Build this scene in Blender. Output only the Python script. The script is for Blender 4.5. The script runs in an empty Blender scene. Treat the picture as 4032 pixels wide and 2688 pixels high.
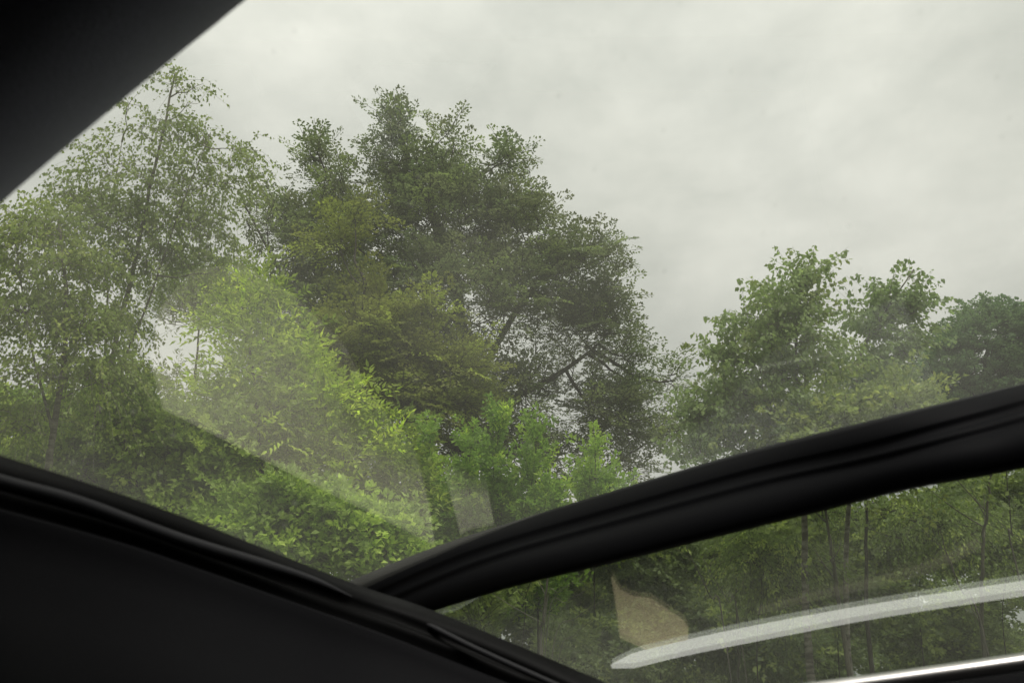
import bpy, math, random
import numpy as np
from mathutils import Vector, Matrix

SC = bpy.context.scene
COL = SC.collection
rad = math.radians

# ------------------------------------------------------------------ camera
FPX = 3046.0                      # focal length in pixels of a 4032 wide frame
PITCH = rad(24)
CAM = np.array([0.0, 0.0, 1.30])
FW = np.array([0, math.cos(PITCH), math.sin(PITCH)])
RT = np.array([1.0, 0, 0])
UP = np.array([0, -math.sin(PITCH), math.cos(PITCH)])
cd = bpy.data.cameras.new('camera')
cam = bpy.data.objects.new('camera', cd)
COL.objects.link(cam)
cam.location = CAM
cam.rotation_euler = (math.pi / 2 + PITCH, 0, 0)
cd.sensor_width = 36
cd.lens = FPX / 4032 * 36
cd.clip_start = 0.02
cd.clip_end = 3000
cd.dof.use_dof = True
cd.dof.focus_distance = 13
cd.dof.aperture_fstop = 10.5      # 2.6 mm pupil of a phone lens
SC.camera = cam

# ------------------------------------------------------------------ sky
w = bpy.data.worlds.new("World")
SC.world = w
w.use_nodes = True
nt = w.node_tree
nt.nodes.clear()
N = nt.nodes.new
L = nt.links.new
SUN_EL, SUN_AZ = rad(58), rad(150)   # azimuth measured from +Y (north) clockwise
sky = N('ShaderNodeTexSky'); sky.sky_type = 'NISHITA'; sky.sun_disc = False
sky.sun_elevation = SUN_EL; sky.sun_rotation = SUN_AZ
sky.air_density = 1.5; sky.dust_density = 4
hs = N('ShaderNodeHueSaturation'); hs.inputs['Saturation'].default_value = 0.15
L(sky.outputs[0], hs.inputs['Color'])
tc = N('ShaderNodeTexCoord')
mp = N('ShaderNodeMapping'); mp.inputs['Scale'].default_value = (1.0, 1.0, 2.0)
L(tc.outputs['Generated'], mp.inputs['Vector'])
n1 = N('ShaderNodeTexNoise'); n1.inputs['Scale'].default_value = 3.1
n1.inputs['Detail'].default_value = 7; n1.inputs['Roughness'].default_value = 0.58
n1.inputs['Distortion'].default_value = 0.08
L(mp.outputs[0], n1.inputs['Vector'])
cr = N('ShaderNodeValToRGB')
cr.color_ramp.elements[0].position = 0.34; cr.color_ramp.elements[0].color = (6.0, 6.05, 5.8, 1)
cr.color_ramp.elements[1].position = 0.66; cr.color_ramp.elements[1].color = (8.5, 8.4, 8.05, 1)
L(n1.outputs['Fac'], cr.inputs['Fac'])
# overcast brightening towards the zenith
sp = N('ShaderNodeSeparateXYZ'); L(tc.outputs['Generated'], sp.inputs[0])
mr = N('ShaderNodeMapRange'); mr.interpolation_type = 'SMOOTHSTEP'; mr.inputs[1].default_value = -0.2; mr.inputs[2].default_value = 1.1
mr.inputs[3].default_value = 0.75; mr.inputs[4].default_value = 2.15
L(sp.outputs['Z'], mr.inputs[0])
mu = N('ShaderNodeMix'); mu.data_type = 'RGBA'; mu.blend_type = 'MULTIPLY'; mu.inputs[0].default_value = 1
L(cr.outputs[0], mu.inputs[6]); L(mr.outputs[0], mu.inputs[7])
mx = N('ShaderNodeMix'); mx.data_type = 'RGBA'; mx.inputs[0].default_value = 0.9
L(hs.outputs[0], mx.inputs[6]); L(mu.outputs[2], mx.inputs[7])
bg = N('ShaderNodeBackground'); bg.inputs['Strength'].default_value = 0.091
L(mx.outputs[2], bg.inputs['Color'])
wo = N('ShaderNodeOutputWorld'); L(bg.outputs[0], wo.inputs['Surface'])

sd = bpy.data.lights.new('sun', 'SUN'); sd.energy = 1.9; sd.angle = rad(25); sd.color = (1, 0.96, 0.9)
so = bpy.data.objects.new('sun', sd); COL.objects.link(so)
sv = Vector((math.sin(SUN_AZ) * math.cos(SUN_EL), math.cos(SUN_AZ) * math.cos(SUN_EL), math.sin(SUN_EL)))
so.rotation_euler = (-sv).to_track_quat('-Z', 'Y').to_euler()
so.location = (0, -5, 30)

vs = SC.view_settings
vs.view_transform = 'Standard'; vs.look = 'None'; vs.gamma = 1; vs.use_curve_mapping = False
vs.exposure = 0.0
SC.cycles.max_bounces = 8
SC.cycles.transparent_max_bounces = 16
SC.cycles.caustics_reflective = False
SC.cycles.caustics_refractive = False
SC.cycles.use_denoising = True


# ------------------------------------------------------------------ helpers
def W(x, y, d):
    """world point seen at (x, y) of the 4032 x 2688 photograph at depth d metres"""
    return CAM + d * (FW + (x - 2016) / FPX * RT + (1344 - y) / FPX * UP)


def tag(o, label=None, cat=None, group=None, kind=None):
    if label: o['label'] = label
    if cat: o['category'] = cat
    if group: o['group'] = group
    if kind: o['kind'] = kind
    return o


def empty(name, loc, label, cat, group=None):
    o = bpy.data.objects.new(name, None); COL.objects.link(o)
    o.location = loc; o.empty_display_size = 0.2
    return tag(o, label, cat, group)


def link_mesh(name, me, mat, parent=None, smooth=False):
    if mat: me.materials.append(mat)
    if smooth:
        me.polygons.foreach_set('use_smooth', np.ones(len(me.polygons), bool))
    o = bpy.data.objects.new(name, me); COL.objects.link(o)
    if parent is not None:
        o.parent = parent
        o.matrix_parent_inverse = Matrix.Translation(parent.location).inverted()
    return o


def np_mesh(name, V, Fc, tint=None):
    """V (n,3), Fc (m,k) all faces with k corners"""
    me = bpy.data.meshes.new(name)
    n, m, k = len(V), len(Fc), Fc.shape[1]
    me.vertices.add(n); me.vertices.foreach_set('co', np.asarray(V, np.float32).ravel())
    me.loops.add(m * k); me.loops.foreach_set('vertex_index', Fc.astype(np.int32).ravel())
    me.polygons.add(m)
    me.polygons.foreach_set('loop_start', np.arange(0, m * k, k, dtype=np.int32))
    try: me.polygons.foreach_set('loop_total', np.full(m, k, np.int32))
    except Exception: pass
    me.update(calc_edges=True)
    if tint is not None:
        a = me.color_attributes.new('tint', 'FLOAT_COLOR', 'POINT')
        c = np.ones((n, 4), np.float32); c[:, :3] = tint
        a.data.foreach_set('color', c.ravel())
    return me


def unit(v):
    return v / np.maximum(np.linalg.norm(v, axis=-1, keepdims=True), 1e-9)


def nodemat(name):
    m = bpy.data.materials.new(name); m.use_nodes = True
    t = m.node_tree; t.nodes.clear()
    out = t.nodes.new('ShaderNodeOutputMaterial')
    return m, t, out


def leaf_mat(name, trans=0.48, rough=0.5):
    m, t, out = nodemat(name)
    a = t.nodes.new('ShaderNodeAttribute'); a.attribute_name = 'tint'
    p = t.nodes.new('ShaderNodeBsdfPrincipled'); p.inputs['Roughness'].default_value = rough
    p.inputs['Specular IOR Level'].default_value = 0.35
    tr = t.nodes.new('ShaderNodeBsdfTranslucent')
    g = t.nodes.new('ShaderNodeMix'); g.data_type = 'RGBA'; g.blend_type = 'MULTIPLY'; g.inputs[0].default_value = 1
    g.inputs[7].default_value = (1.18, 1.25, 0.85, 1)
    mixs = t.nodes.new('ShaderNodeMixShader'); mixs.inputs[0].default_value = trans
    t.links.new(a.outputs['Color'], p.inputs['Base Color'])
    t.links.new(a.outputs['Color'], g.inputs[6]); t.links.new(g.outputs[2], tr.inputs['Color'])
    t.links.new(p.outputs[0], mixs.inputs[1]); t.links.new(tr.outputs[0], mixs.inputs[2])
    t.links.new(mixs.outputs[0], out.inputs['Surface'])
    return m


def bark_mat(name, c1, c2, scale=9, band=False):
    m, t, out = nodemat(name)
    tcn = t.nodes.new('ShaderNodeTexCoord')
    mpn = t.nodes.new('ShaderNodeMapping'); mpn.inputs['Scale'].default_value = (1, 1, 3.5 if band else 0.35)
    nn = t.nodes.new('ShaderNodeTexNoise'); nn.inputs['Scale'].default_value = scale; nn.inputs['Detail'].default_value = 6
    r = t.nodes.new('ShaderNodeValToRGB')
    r.color_ramp.elements[0].position = 0.38; r.color_ramp.elements[0].color = (*c1, 1)
    r.color_ramp.elements[1].position = 0.62; r.color_ramp.elements[1].color = (*c2, 1)
    p = t.nodes.new('ShaderNodeBsdfPrincipled'); p.inputs['Roughness'].default_value = 0.85
    b = t.nodes.new('ShaderNodeBump'); b.inputs['Strength'].default_value = 0.5; b.inputs['Distance'].default_value = 0.01
    l = t.links.new
    l(tcn.outputs['Object'], mpn.inputs[0]); l(mpn.outputs[0], nn.inputs['Vector']); l(nn.outputs['Fac'], r.inputs[0])
    l(r.outputs[0], p.inputs['Base Color']); l(nn.outputs['Fac'], b.inputs['Height']); l(b.outputs[0], p.inputs['Normal'])
    l(p.outputs[0], out.inputs['Surface'])
    return m


LEAF = leaf_mat('leaf')
LEAF_THIN = leaf_mat('thin_leaf', 0.5)
BARK_DARK = bark_mat('dark_bark', (0.035, 0.030, 0.024), (0.085, 0.072, 0.058))
BARK_GREY = bark_mat('grey_bark', (0.09, 0.08, 0.065), (0.20, 0.175, 0.14))
BARK_BIRCH = bark_mat('birch_bark', (0.12, 0.10, 0.085), (0.38, 0.35, 0.30), 6, True)


# ------------------------------------------------------------------ plants
def tubes(P0, P1, R0, R1, sides=5):
    """tapered prisms between arrays of points"""
    P0, P1 = np.asarray(P0, float), np.asarray(P1, float)
    ax = unit(P1 - P0)
    ref = np.where(np.abs(ax[:, 2:3]) > 0.9, np.array([[1.0, 0, 0]]), np.array([[0, 0, 1.0]]))
    u = unit(np.cross(ax, ref)); v = np.cross(ax, u)
    n = len(P0)
    ang = np.arange(sides) * 2 * math.pi / sides
    ring = np.cos(ang)[None, :, None] * u[:, None, :] + np.sin(ang)[None, :, None] * v[:, None, :]
    A = P0[:, None, :] + ring * np.asarray(R0)[:, None, None]
    B = P1[:, None, :] + ring * np.asarray(R1)[:, None, None]
    V = np.concatenate([A, B], 1).reshape(-1, 3)
    i = np.arange(sides); j = (i + 1) % sides
    f = np.stack([i, j, j + sides, i + sides], 1)
    Fc = (f[None] + (np.arange(n) * 2 * sides)[:, None, None]).reshape(-1, 4)
    return V, Fc


def polytube(pts, r, sides=10):
    """smooth continuous tube along pts with radius per point"""
    pts = np.asarray(pts, float); r = np.asarray(r, float)
    n = len(pts)
    tg = np.gradient(pts, axis=0); tg = unit(tg)
    ref = np.array([0.1, 1, 0.05]); u = unit(np.cross(tg, ref)); v = np.cross(tg, u)
    a = np.arange(sides) * 2 * math.pi / sides
    V = (pts[:, None] + r[:, None, None] * (np.cos(a)[None, :, None] * u[:, None] + np.sin(a)[None, :, None] * v[:, None])).reshape(-1, 3)
    Fc = []
    for k in range(n - 1):
        for i in range(sides):
            j = (i + 1) % sides
            Fc.append((k * sides + i, k * sides + j, (k + 1) * sides + j, (k + 1) * sides + i))
    return V, np.array(Fc)


def spline(pts, n):
    """Catmull-Rom through pts"""
    pts = np.asarray(pts, float)
    if len(pts) == 2:
        return pts[0] + (pts[1] - pts[0]) * np.linspace(0, 1, n)[:, None]
    P = np.vstack([2 * pts[0] - pts[1], pts, 2 * pts[-1] - pts[-2]])
    t = np.linspace(0, len(pts) - 1 - 1e-6, n)
    k = t.astype(int); s = (t - k)[:, None]
    a, b, c, d = P[k], P[k + 1], P[k + 2], P[k + 3]
    return 0.5 * (2 * b + (c - a) * s + (2 * a - 5 * b + 4 * c - d) * s ** 2 + (3 * b - a - 3 * c + d) * s ** 3)


def leaves(P, A, Nn, ln, wd, rng, col, fold=0.18, wide=0.42):
    """folded leaf blades: base P, axis A, normal Nn"""
    A = unit(A); S = unit(np.cross(A, Nn)); Nn = np.cross(S, A)
    ln = ln[:, None]; wd = wd[:, None]
    v0 = P
    v1 = P + A * ln * wide + S * wd * 0.5 + Nn * wd * fold
    v2 = P + A * ln - Nn * ln * 0.08
    v3 = P + A * ln * wide - S * wd * 0.5 + Nn * wd * fold
    V = np.stack([v0, v1, v2, v3], 1).reshape(-1, 3)
    n = len(P)
    base = (np.arange(n) * 4)[:, None, None]
    Fc = (np.array([[0, 1, 2], [0, 2, 3]])[None] + base).reshape(-1, 3)
    T = np.repeat(col, 4, 0)
    return V, Fc, T


def proj(P):
    q = P - CAM
    d = q @ FW
    return 2016 + FPX * (q @ RT) / d, 1344 - FPX * (q @ UP) / d, d


SP = {
    # kind of spray: number of leaves, spray length, leaf length, leaf width, droop, flatness (0 random .. 1 flat fan)
    'beech':  dict(n=66, L=0.98, ll=0.088, lw=0.056, droop=0.14, flat=1.5, spread=0.28, up=0.26, rnd=0.35),
    'birch':  dict(n=22, L=0.55, ll=0.043, lw=0.031, droop=0.75, flat=0.0, spread=0.10, up=0.25, rnd=0.45, hang=1.0),
    'birch_up':  dict(n=22, L=0.44, ll=0.047, lw=0.037, droop=0.22, flat=0.0, spread=0.09, up=0.9, rnd=0.5, hang=0.8),
    'ash':    dict(n=70, L=0.50, ll=0.092, lw=0.038, droop=0.15, flat=0.3, spread=0.42, up=0.55, rnd=0.5),
    'willow': dict(n=46, L=0.55, ll=0.080, lw=0.017, droop=0.10, flat=0.0, spread=0.10, up=1.1, rnd=0.5),
    'sallow': dict(n=40, L=0.42, ll=0.078, lw=0.036, droop=0.05, flat=0.0, spread=0.12, up=1.3, rnd=0.4),
    'broad':  dict(n=44, L=0.52, ll=0.074, lw=0.048, droop=0.30, flat=0.4, spread=0.28, up=0.3, rnd=0.6),
    'dense':  dict(n=60, L=0.70, ll=0.100, lw=0.070, droop=0.10, flat=0.3, spread=0.35, up=0.6, rnd=0.6),
}


def sample_blobs(blobs, n, rng, shell=0.5, margin=0.0):
    """points in a union of ellipsoids (px, py, rx, ry in photo pixels, depth, rz in metres)"""
    B = np.array([b[:6] for b in blobs], float)
    mg = margin * FPX / B[:, 4]
    B[:, 2] = np.maximum(B[:, 2] - mg, B[:, 2] * 0.45); B[:, 3] = np.maximum(B[:, 3] - mg, B[:, 3] * 0.45)
    sc = B[:, 4] / FPX
    vol = (B[:, 2] * sc) * (B[:, 3] * sc) * np.sqrt(np.maximum(B[:, 5], 0.2))
    wgt = vol ** 0.72 * np.array([b[6] if len(b) > 6 else 1.0 for b in blobs])
    idx = rng.choice(len(B), n, p=wgt / wgt.sum())
    d = unit(rng.normal(size=(n, 3)))
    r = rng.random(n) ** (shell / 1.0)
    b = B[idx]; s = sc[idx]
    c = np.array([W(q[0], q[1], q[4]) for q in B])[idx]
    off = (d[:, :1] * (b[:, 2] * s)[:, None] * RT + d[:, 1:2] * (b[:, 3] * s)[:, None] * UP + d[:, 2:3] * b[:, 5][:, None] * FW) * r[:, None]
    return c + off, idx, c


def noise3(P, seed, scale):
    """cheap smooth pseudo-noise: sum of random sines"""
    r = np.random.default_rng(seed)
    s = np.zeros(len(P))
    for k in range(7):
        kv = r.normal(size=3) * scale * (1 + 0.35 * k)
        s += np.sin(P @ kv + r.random() * 6.28) / (1 + 0.3 * k)
    return s / 3.2


def plant(name, label, cat, kind, blobs, trunk, n, cols, seed, group=None, bark=None, gap=-0.55, gapscale=1.1,
          holes=(), leaf=1.0, slen=1.0, dens=1.0, trunk_r=0.12, ground=0.0, shell=0.45, twig_r=0.0035, mat=None, limbs=True,
          extra_stems=(), limb_r=None):
    """a tree or shrub. trunk: list of (px, py, depth) from foot to top"""
    rng = np.random.default_rng(seed)
    sp = SP[kind]
    tp = np.array([W(*t) for t in trunk])
    foot = tp[0].copy()
    if foot[2] > ground + 0.02:            # carry the trunk down to the ground
        dirn = tp[0] - tp[min(1, len(tp) - 1)]
        drift = np.array([dirn[0], dirn[1], 0]) * 0.3 * (foot[2] - ground) / max(abs(dirn[2]), 0.3)
        foot = np.array([tp[0][0], tp[0][1], 0]) + np.clip(drift, -0.6, 0.6); foot[2] = ground - 0.05
        tp = np.vstack([foot, tp])
    root = empty(name, (foot[0], foot[1], ground), label, cat, group)
    bark = bark or BARK_DARK
    tn = spline(tp, 26)
    tn[1:-1] += rng.normal(size=tn[1:-1].shape) * trunk_r * 0.12
    tr_r = trunk_r * (1 - 0.82 * np.linspace(0, 1, 26) ** 0.8)
    tr_r[0] *= 1.35
    V, Fc = polytube(tn, tr_r, 9)
    link_mesh('trunk', np_mesh('trunk', V, Fc), bark, root, True)
    for st in extra_stems:
        q = spline([W(*t) for t in st], 18)
        k0 = np.argmin(np.linalg.norm(tn - q[0], axis=1))
        q[0] = tn[k0]
        V, Fc = polytube(q, trunk_r * 0.27 * (1 - 0.8 * np.linspace(0, 1, 18)), 7)
        link_mesh('stem', np_mesh('stem', V, Fc), bark, root, True)
        tn = np.vstack([tn, q])
    # tips
    P, idx, cen = sample_blobs(blobs, n, rng, shell, 0.38 * sp['L'] * slen)
    keep = noise3(P, seed + 5, gapscale) > gap
    x, y, d = proj(P)
    for (hx, hy, hr, hs) in holes:
        keep &= ((x - hx) / hr) ** 2 + ((y - hy) / hs) ** 2 > 1 + rng.random(len(P)) * 0.5
    keep &= P[:, 2] > ground + 0.12
    P, idx, cen = P[keep], idx[keep], cen[keep]
    # skeleton: trunk nodes + a limb to every blob centre, then every tip to its nearest node
    nodes = [tn]; par = [np.full(len(tn), -1)]
    seg0, seg1, sr0, sr1 = [], [], [], []
    lr = limb_r or trunk_r * 0.45
    if limbs:
        for b in blobs:
            c = W(b[0], b[1], b[4])
            dd = np.linalg.norm(tn - c, axis=1) + 1.1 * np.maximum(0, tn[:, 2] - c[2] + 0.3 * np.linalg.norm((tn - c)[:, :2], axis=1))
            k = int(np.argmin(dd))
            a = tn[k]
            dist = np.linalg.norm(c - a)
            if dist < 0.15: continue
            mid = (a + c) / 2 + np.array([0, 0, -0.10 * dist]) + rng.normal(size=3) * 0.05 * dist
            m = max(5, int(dist / 0.25))
            q = spline([a, mid, c], m)
            q[1:-1] += rng.normal(size=q[1:-1].shape) * 0.02 * dist ** 0.5
            rr = lr * min(1.0, (dist / 3.0) ** 0.7 + 0.15) * (1 - 0.78 * np.linspace(0, 1, m))
            rr = np.maximum(rr, twig_r)
            seg0.append(q[:-1]); seg1.append(q[1:]); sr0.append(rr[:-1]); sr1.append(rr[1:])
            nodes.append(q)
    NB = np.vstack(nodes)
    order = np.argsort(np.min(np.linalg.norm(P[:, None, :] - tn[None, ::3, :], axis=2), axis=1))
    cap = len(NB) + len(P) * 2
    buf = np.empty((cap, 3)); buf[:len(NB)] = NB; m = len(NB)
    pdir = np.empty_like(P)
    a0, a1 = [], []
    for i in order:
        dv = buf[:m] - P[i]
        k = int(np.argmin((dv * dv).sum(1) + np.maximum(0, dv[:, 2]) * 0.6))
        q = buf[k].copy()
        v = P[i] - q
        ln_ = np.linalg.norm(v)
        pdir[i] = v / max(ln_, 1e-6)
        md = q + v * 0.5 + np.array([0, 0, -0.06 * ln_]) + rng.normal(size=3) * 0.04 * ln_
        a0 += [q, md]; a1 += [md, P[i]]
        buf[m] = md; buf[m + 1] = P[i]; m += 2
    a0 = np.array(a0); a1 = np.array(a1)
    dl = np.linalg.norm(a1 - a0, axis=1)
    r0 = np.clip(twig_r * (1.2 + 1.6 * dl), twig_r, twig_r * 6)
    seg0.append(a0); seg1.append(a1); sr0.append(r0); sr1.append(r0 * 0.75)
    # sprays
    n = len(P)
    out = unit(P - cen + rng.normal(size=P.shape) * 0.25)
    Ld = sp['L'] * slen
    D = unit(0.55 * out + 0.45 * pdir + np.array([0, 0, sp['up']]) * (0.4 + 0.6 * rng.random((n, 1))) + rng.normal(size=P.shape) * 0.22)
    pn = unit(np.array([0, 0, 1.0]) * (0.3 + 1.5 * sp['flat']) + rng.normal(size=P.shape) * 0.4)
    lat = unit(np.cross(D, pn)); pn = np.cross(lat, D)
    k = max(4, int(sp['n'] * dens))
    LL = Ld * (0.6 + 0.7 * rng.random((n, 1)))
    s = np.sort(rng.random((n, k)), 1) ** 0.85
    down = np.array([0, 0, -1.0])

    def curve(s_):
        return P[:, None] + D[:, None] * (s_ * LL)[..., None] + down * (sp['droop'] * s_ ** 2 * LL)[..., None]
    Q = curve(s)
    side = np.where(rng.random((n, k)) < 0.5, -1.0, 1.0)
    if kind == 'ash':
        # compound leaves: 6 rachises per spray, leaflets along each
        nr = 7
        rid = rng.integers(0, nr, (n, k))
        sb = (np.arange(nr) + 0.5) / nr
        sbase = sb[rid]
        Q = curve(sbase)
        ra = (rid * 2.4)
        rd = unit(D[:, None] * 0.75 + lat[:, None] * np.cos(ra)[..., None] * 0.9 + pn[:, None] * np.sin(ra)[..., None] * 0.6)
        tt = rng.integers(1, 6, (n, k)) / 5.0
        Q = Q + rd * (tt * 0.30 * slen)[..., None] + down * (tt ** 2 * 0.07)[..., None]
        ls = unit(np.cross(rd, pn[:, None]))
        A = unit(rd * 0.75 + ls * side[..., None] * 0.85 * (tt < 0.99)[..., None] + down * 0.15)
        NL = np.broadcast_to(pn[:, None], A.shape) + rng.normal(size=A.shape) * 0.25
    else:
        off = rng.random((n, k)) * sp['spread'] * Ld * np.sin(np.clip(s, 0.06, 0.97) * math.pi) ** 0.6
        Q = Q + lat[:, None] * (off * side)[..., None] + (pn[:, None] * (rng.normal(size=(n, k)) * 0.03 * Ld * (1.6 - sp['flat']))[..., None])
        A = D[:, None] * 0.6 + lat[:, None] * side[..., None] * 0.75 + rng.normal(size=(n, k, 3)) * sp['rnd']
        if sp.get('hang'): A = A * 0.55 + down * sp['hang']
        NL = pn[:, None] * (0.4 + 1.2 * sp['flat']) + rng.normal(size=(n, k, 3)) * (0.75 - 0.35 * sp['flat'])
        if sp.get('hang'): NL = rng.normal(size=(n, k, 3))
    Q = Q.reshape(-1, 3); A = A.reshape(-1, 3); NL = unit(NL.reshape(-1, 3))
    ls_ = sp['ll'] * leaf * (0.65 + 0.6 * rng.random(len(Q)))
    ws_ = sp['lw'] * leaf * (0.7 + 0.5 * rng.random(len(Q)))
    # leaf colour: two or three kinds of green by branch and by leaf
    cols = np.array(cols, float) * np.array([2.95, 3.0, 2.75])
    bt = np.clip(0.5 + 0.5 * noise3(P, seed + 9, 0.9) + rng.normal(size=n) * 0.22, 0, 1)
    ct = cols[0] * (1 - bt[:, None]) + cols[1] * bt[:, None]
    if len(cols) > 2:
        young = (rng.random(n) < 0.16)[:, None]
        ct = np.where(young, cols[2], ct)
    C = np.repeat(ct, k, 0) * (0.78 + 0.45 * rng.random((n * k, 1)))
    V, Fc, T = leaves(Q, A, NL, ls_, ws_, rng, C)
    cr_ = link_mesh('crown' if cat == 'tree' else 'foliage', np_mesh('crown', V, Fc, T), mat or LEAF, root)
    cr_['kind'] = 'stuff'
    # spray axes
    for s0_, s1_ in ((0, .5), (.5, 1.0)):
        c0 = curve(np.full((n, 1), s0_))[:, 0]; c1 = curve(np.full((n, 1), s1_))[:, 0]
        seg0.append(c0); seg1.append(c1)
        rr = np.full(n, twig_r * (0.8 if s0_ == 0 else 0.55)); sr0.append(rr); sr1.append(rr * 0.6)
    V, Fc = tubes(np.vstack(seg0), np.vstack(seg1), np.concatenate(sr0), np.concatenate(sr1), 4)
    br = link_mesh('branches', np_mesh('branches', V, Fc), bark, root)
    br['kind'] = 'stuff'
    return root

# ------------------------------------------------------------------ the car around the camera
def plain(name, col, rough=0.5, metal=0.0, spec=0.5, grain=0.0, sheen=0.0, scale=400):
    m, t, out = nodemat(name)
    p = t.nodes.new('ShaderNodeBsdfPrincipled')
    p.inputs['Base Color'].default_value = (*col, 1); p.inputs['Roughness'].default_value = rough
    p.inputs['Metallic'].default_value = metal; p.inputs['Specular IOR Level'].default_value = spec
    p.inputs['Sheen Weight'].default_value = sheen
    if grain:
        tcn = t.nodes.new('ShaderNodeTexCoord'); nn = t.nodes.new('ShaderNodeTexNoise')
        nn.inputs['Scale'].default_value = scale; nn.inputs['Detail'].default_value = 4
        b = t.nodes.new('ShaderNodeBump'); b.inputs['Strength'].default_value = grain; b.inputs['Distance'].default_value = 0.001
        t.links.new(tcn.outputs['Object'], nn.inputs['Vector']); t.links.new(nn.outputs['Fac'], b.inputs['Height'])
        t.links.new(b.outputs[0], p.inputs['Normal'])
        mm = t.nodes.new('ShaderNodeMix'); mm.data_type = 'RGBA'
        mm.inputs[6].default_value = (*[c * .7 for c in col], 1); mm.inputs[7].default_value = (*[c * 1.3 for c in col], 1)
        t.links.new(nn.outputs['Fac'], mm.inputs[0]); t.links.new(mm.outputs[2], p.inputs['Base Color'])
    t.links.new(p.outputs[0], out.inputs['Surface'])
    return m


def glass_mat(name, tint, r0, dirt):
    m, t, out = nodemat(name)
    nw = t.nodes.new; l = t.links.new
    lw = nw('ShaderNodeLayerWeight'); lw.inputs['Blend'].default_value = 0.5
    pw = nw('ShaderNodeMath'); pw.operation = 'POWER'; pw.inputs[1].default_value = 4.0
    l(lw.outputs['Facing'], pw.inputs[0])
    ma = nw('ShaderNodeMath'); ma.operation = 'MULTIPLY_ADD'; ma.inputs[1].default_value = 1 - r0; ma.inputs[2].default_value = r0
    l(pw.outputs[0], ma.inputs[0])
    tr = nw('ShaderNodeBsdfTransparent'); tr.inputs[0].default_value = (*tint, 1)
    gl = nw('ShaderNodeBsdfGlossy'); gl.inputs['Roughness'].default_value = 0.0
    mg = nw('ShaderNodeMixShader'); l(ma.outputs[0], mg.inputs[0]); l(tr.outputs[0], mg.inputs[1]); l(gl.outputs[0], mg.inputs[2])
    # film of dust and dried drops on the glass
    df = nw('ShaderNodeBsdfTranslucent'); df.inputs[0].default_value = (0.85, 0.84, 0.76, 1)
    tcn = nw('ShaderNodeTexCoord')
    n1 = nw('ShaderNodeTexNoise'); n1.inputs['Scale'].default_value = 5; n1.inputs['Detail'].default_value = 5
    vo = nw('ShaderNodeTexVoronoi'); vo.inputs['Scale'].default_value = 26; vo.inputs['Randomness'].default_value = 1
    l(tcn.outputs['Object'], n1.inputs['Vector']); l(tcn.outputs['Object'], vo.inputs['Vector'])
    mr1 = nw('ShaderNodeMapRange'); mr1.inputs[1].default_value = 0.3; mr1.inputs[2].default_value = 0.7
    mr1.inputs[3].default_value = dirt * 0.6; mr1.inputs[4].default_value = dirt * 1.4
    l(n1.outputs['Fac'], mr1.inputs[0])
    mr2 = nw('ShaderNodeMapRange'); mr2.inputs[1].default_value = 0.02; mr2.inputs[2].default_value = 0.13
    mr2.inputs[3].default_value = dirt * 1.3; mr2.inputs[4].default_value = 0.0
    l(vo.outputs['Distance'], mr2.inputs[0])
    ad = nw('ShaderNodeMath'); ad.operation = 'ADD'; l(mr1.outputs[0], ad.inputs[0]); l(mr2.outputs[0], ad.inputs[1])
    mo = nw('ShaderNodeMixShader'); l(ad.outputs[0], mo.inputs[0]); l(mg.outputs[0], mo.inputs[1]); l(df.outputs[0], mo.inputs[2])
    l(mo.outputs[0], out.inputs['Surface'])
    return m


BLACK = plain('black_plastic', (0.005, 0.005, 0.005), 0.5, grain=0.1, spec=0.07)
RUBBER = plain('black_rubber', (0.006, 0.006, 0.007), 0.55, spec=0.06)
BEAD = plain('satin_black_trim', (0.022, 0.022, 0.024), 0.6, spec=0.22)
FABRIC = plain('dark_lining', (0.006, 0.006, 0.007), 0.6, grain=0.2, sheen=0.0, scale=900, spec=0.05)
LINING = plain('grey_lining', (0.38, 0.39, 0.45), 0.85, grain=0.3, scale=900, spec=0.2)
CHROME = plain('chrome', (0.62, 0.60, 0.58), 0.30, metal=1.0)
PALE = plain('pale_sheet', (0.66, 0.62, 0.52), 0.9, spec=0.1)
GREYC = plain('grey_sheet', (0.20, 0.18, 0.14), 0.95, spec=0.1)
PALE2 = plain('beige_sheet', (0.80, 0.64, 0.42), 0.95, spec=0.1)
GLASS = glass_mat('dusty_glass', (0.92, 0.93, 0.90), 0.10, 0.046)
GLASS2 = glass_mat('tinted_glass', (0.90, 0.93, 0.88), 0.19, 0.032)

car = empty('car', (0, 0, 1.1), 'dark interior of the parked car framing the view through its two dusty windows', 'car')


def resample(pts, n):
    pts = np.array(pts, float)
    d = np.r_[0, np.cumsum(np.linalg.norm(np.diff(pts[:, :2], axis=0), axis=1))]
    tt = np.linspace(0, d[-1], n)
    q = spline(pts, 400)
    dq = np.r_[0, np.cumsum(np.linalg.norm(np.diff(q[:, :2], axis=0), axis=1))]
    tt = np.linspace(0, dq[-1], n)
    return np.stack([np.interp(tt, dq, q[:, k]) for k in range(pts.shape[1])], 1)


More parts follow.
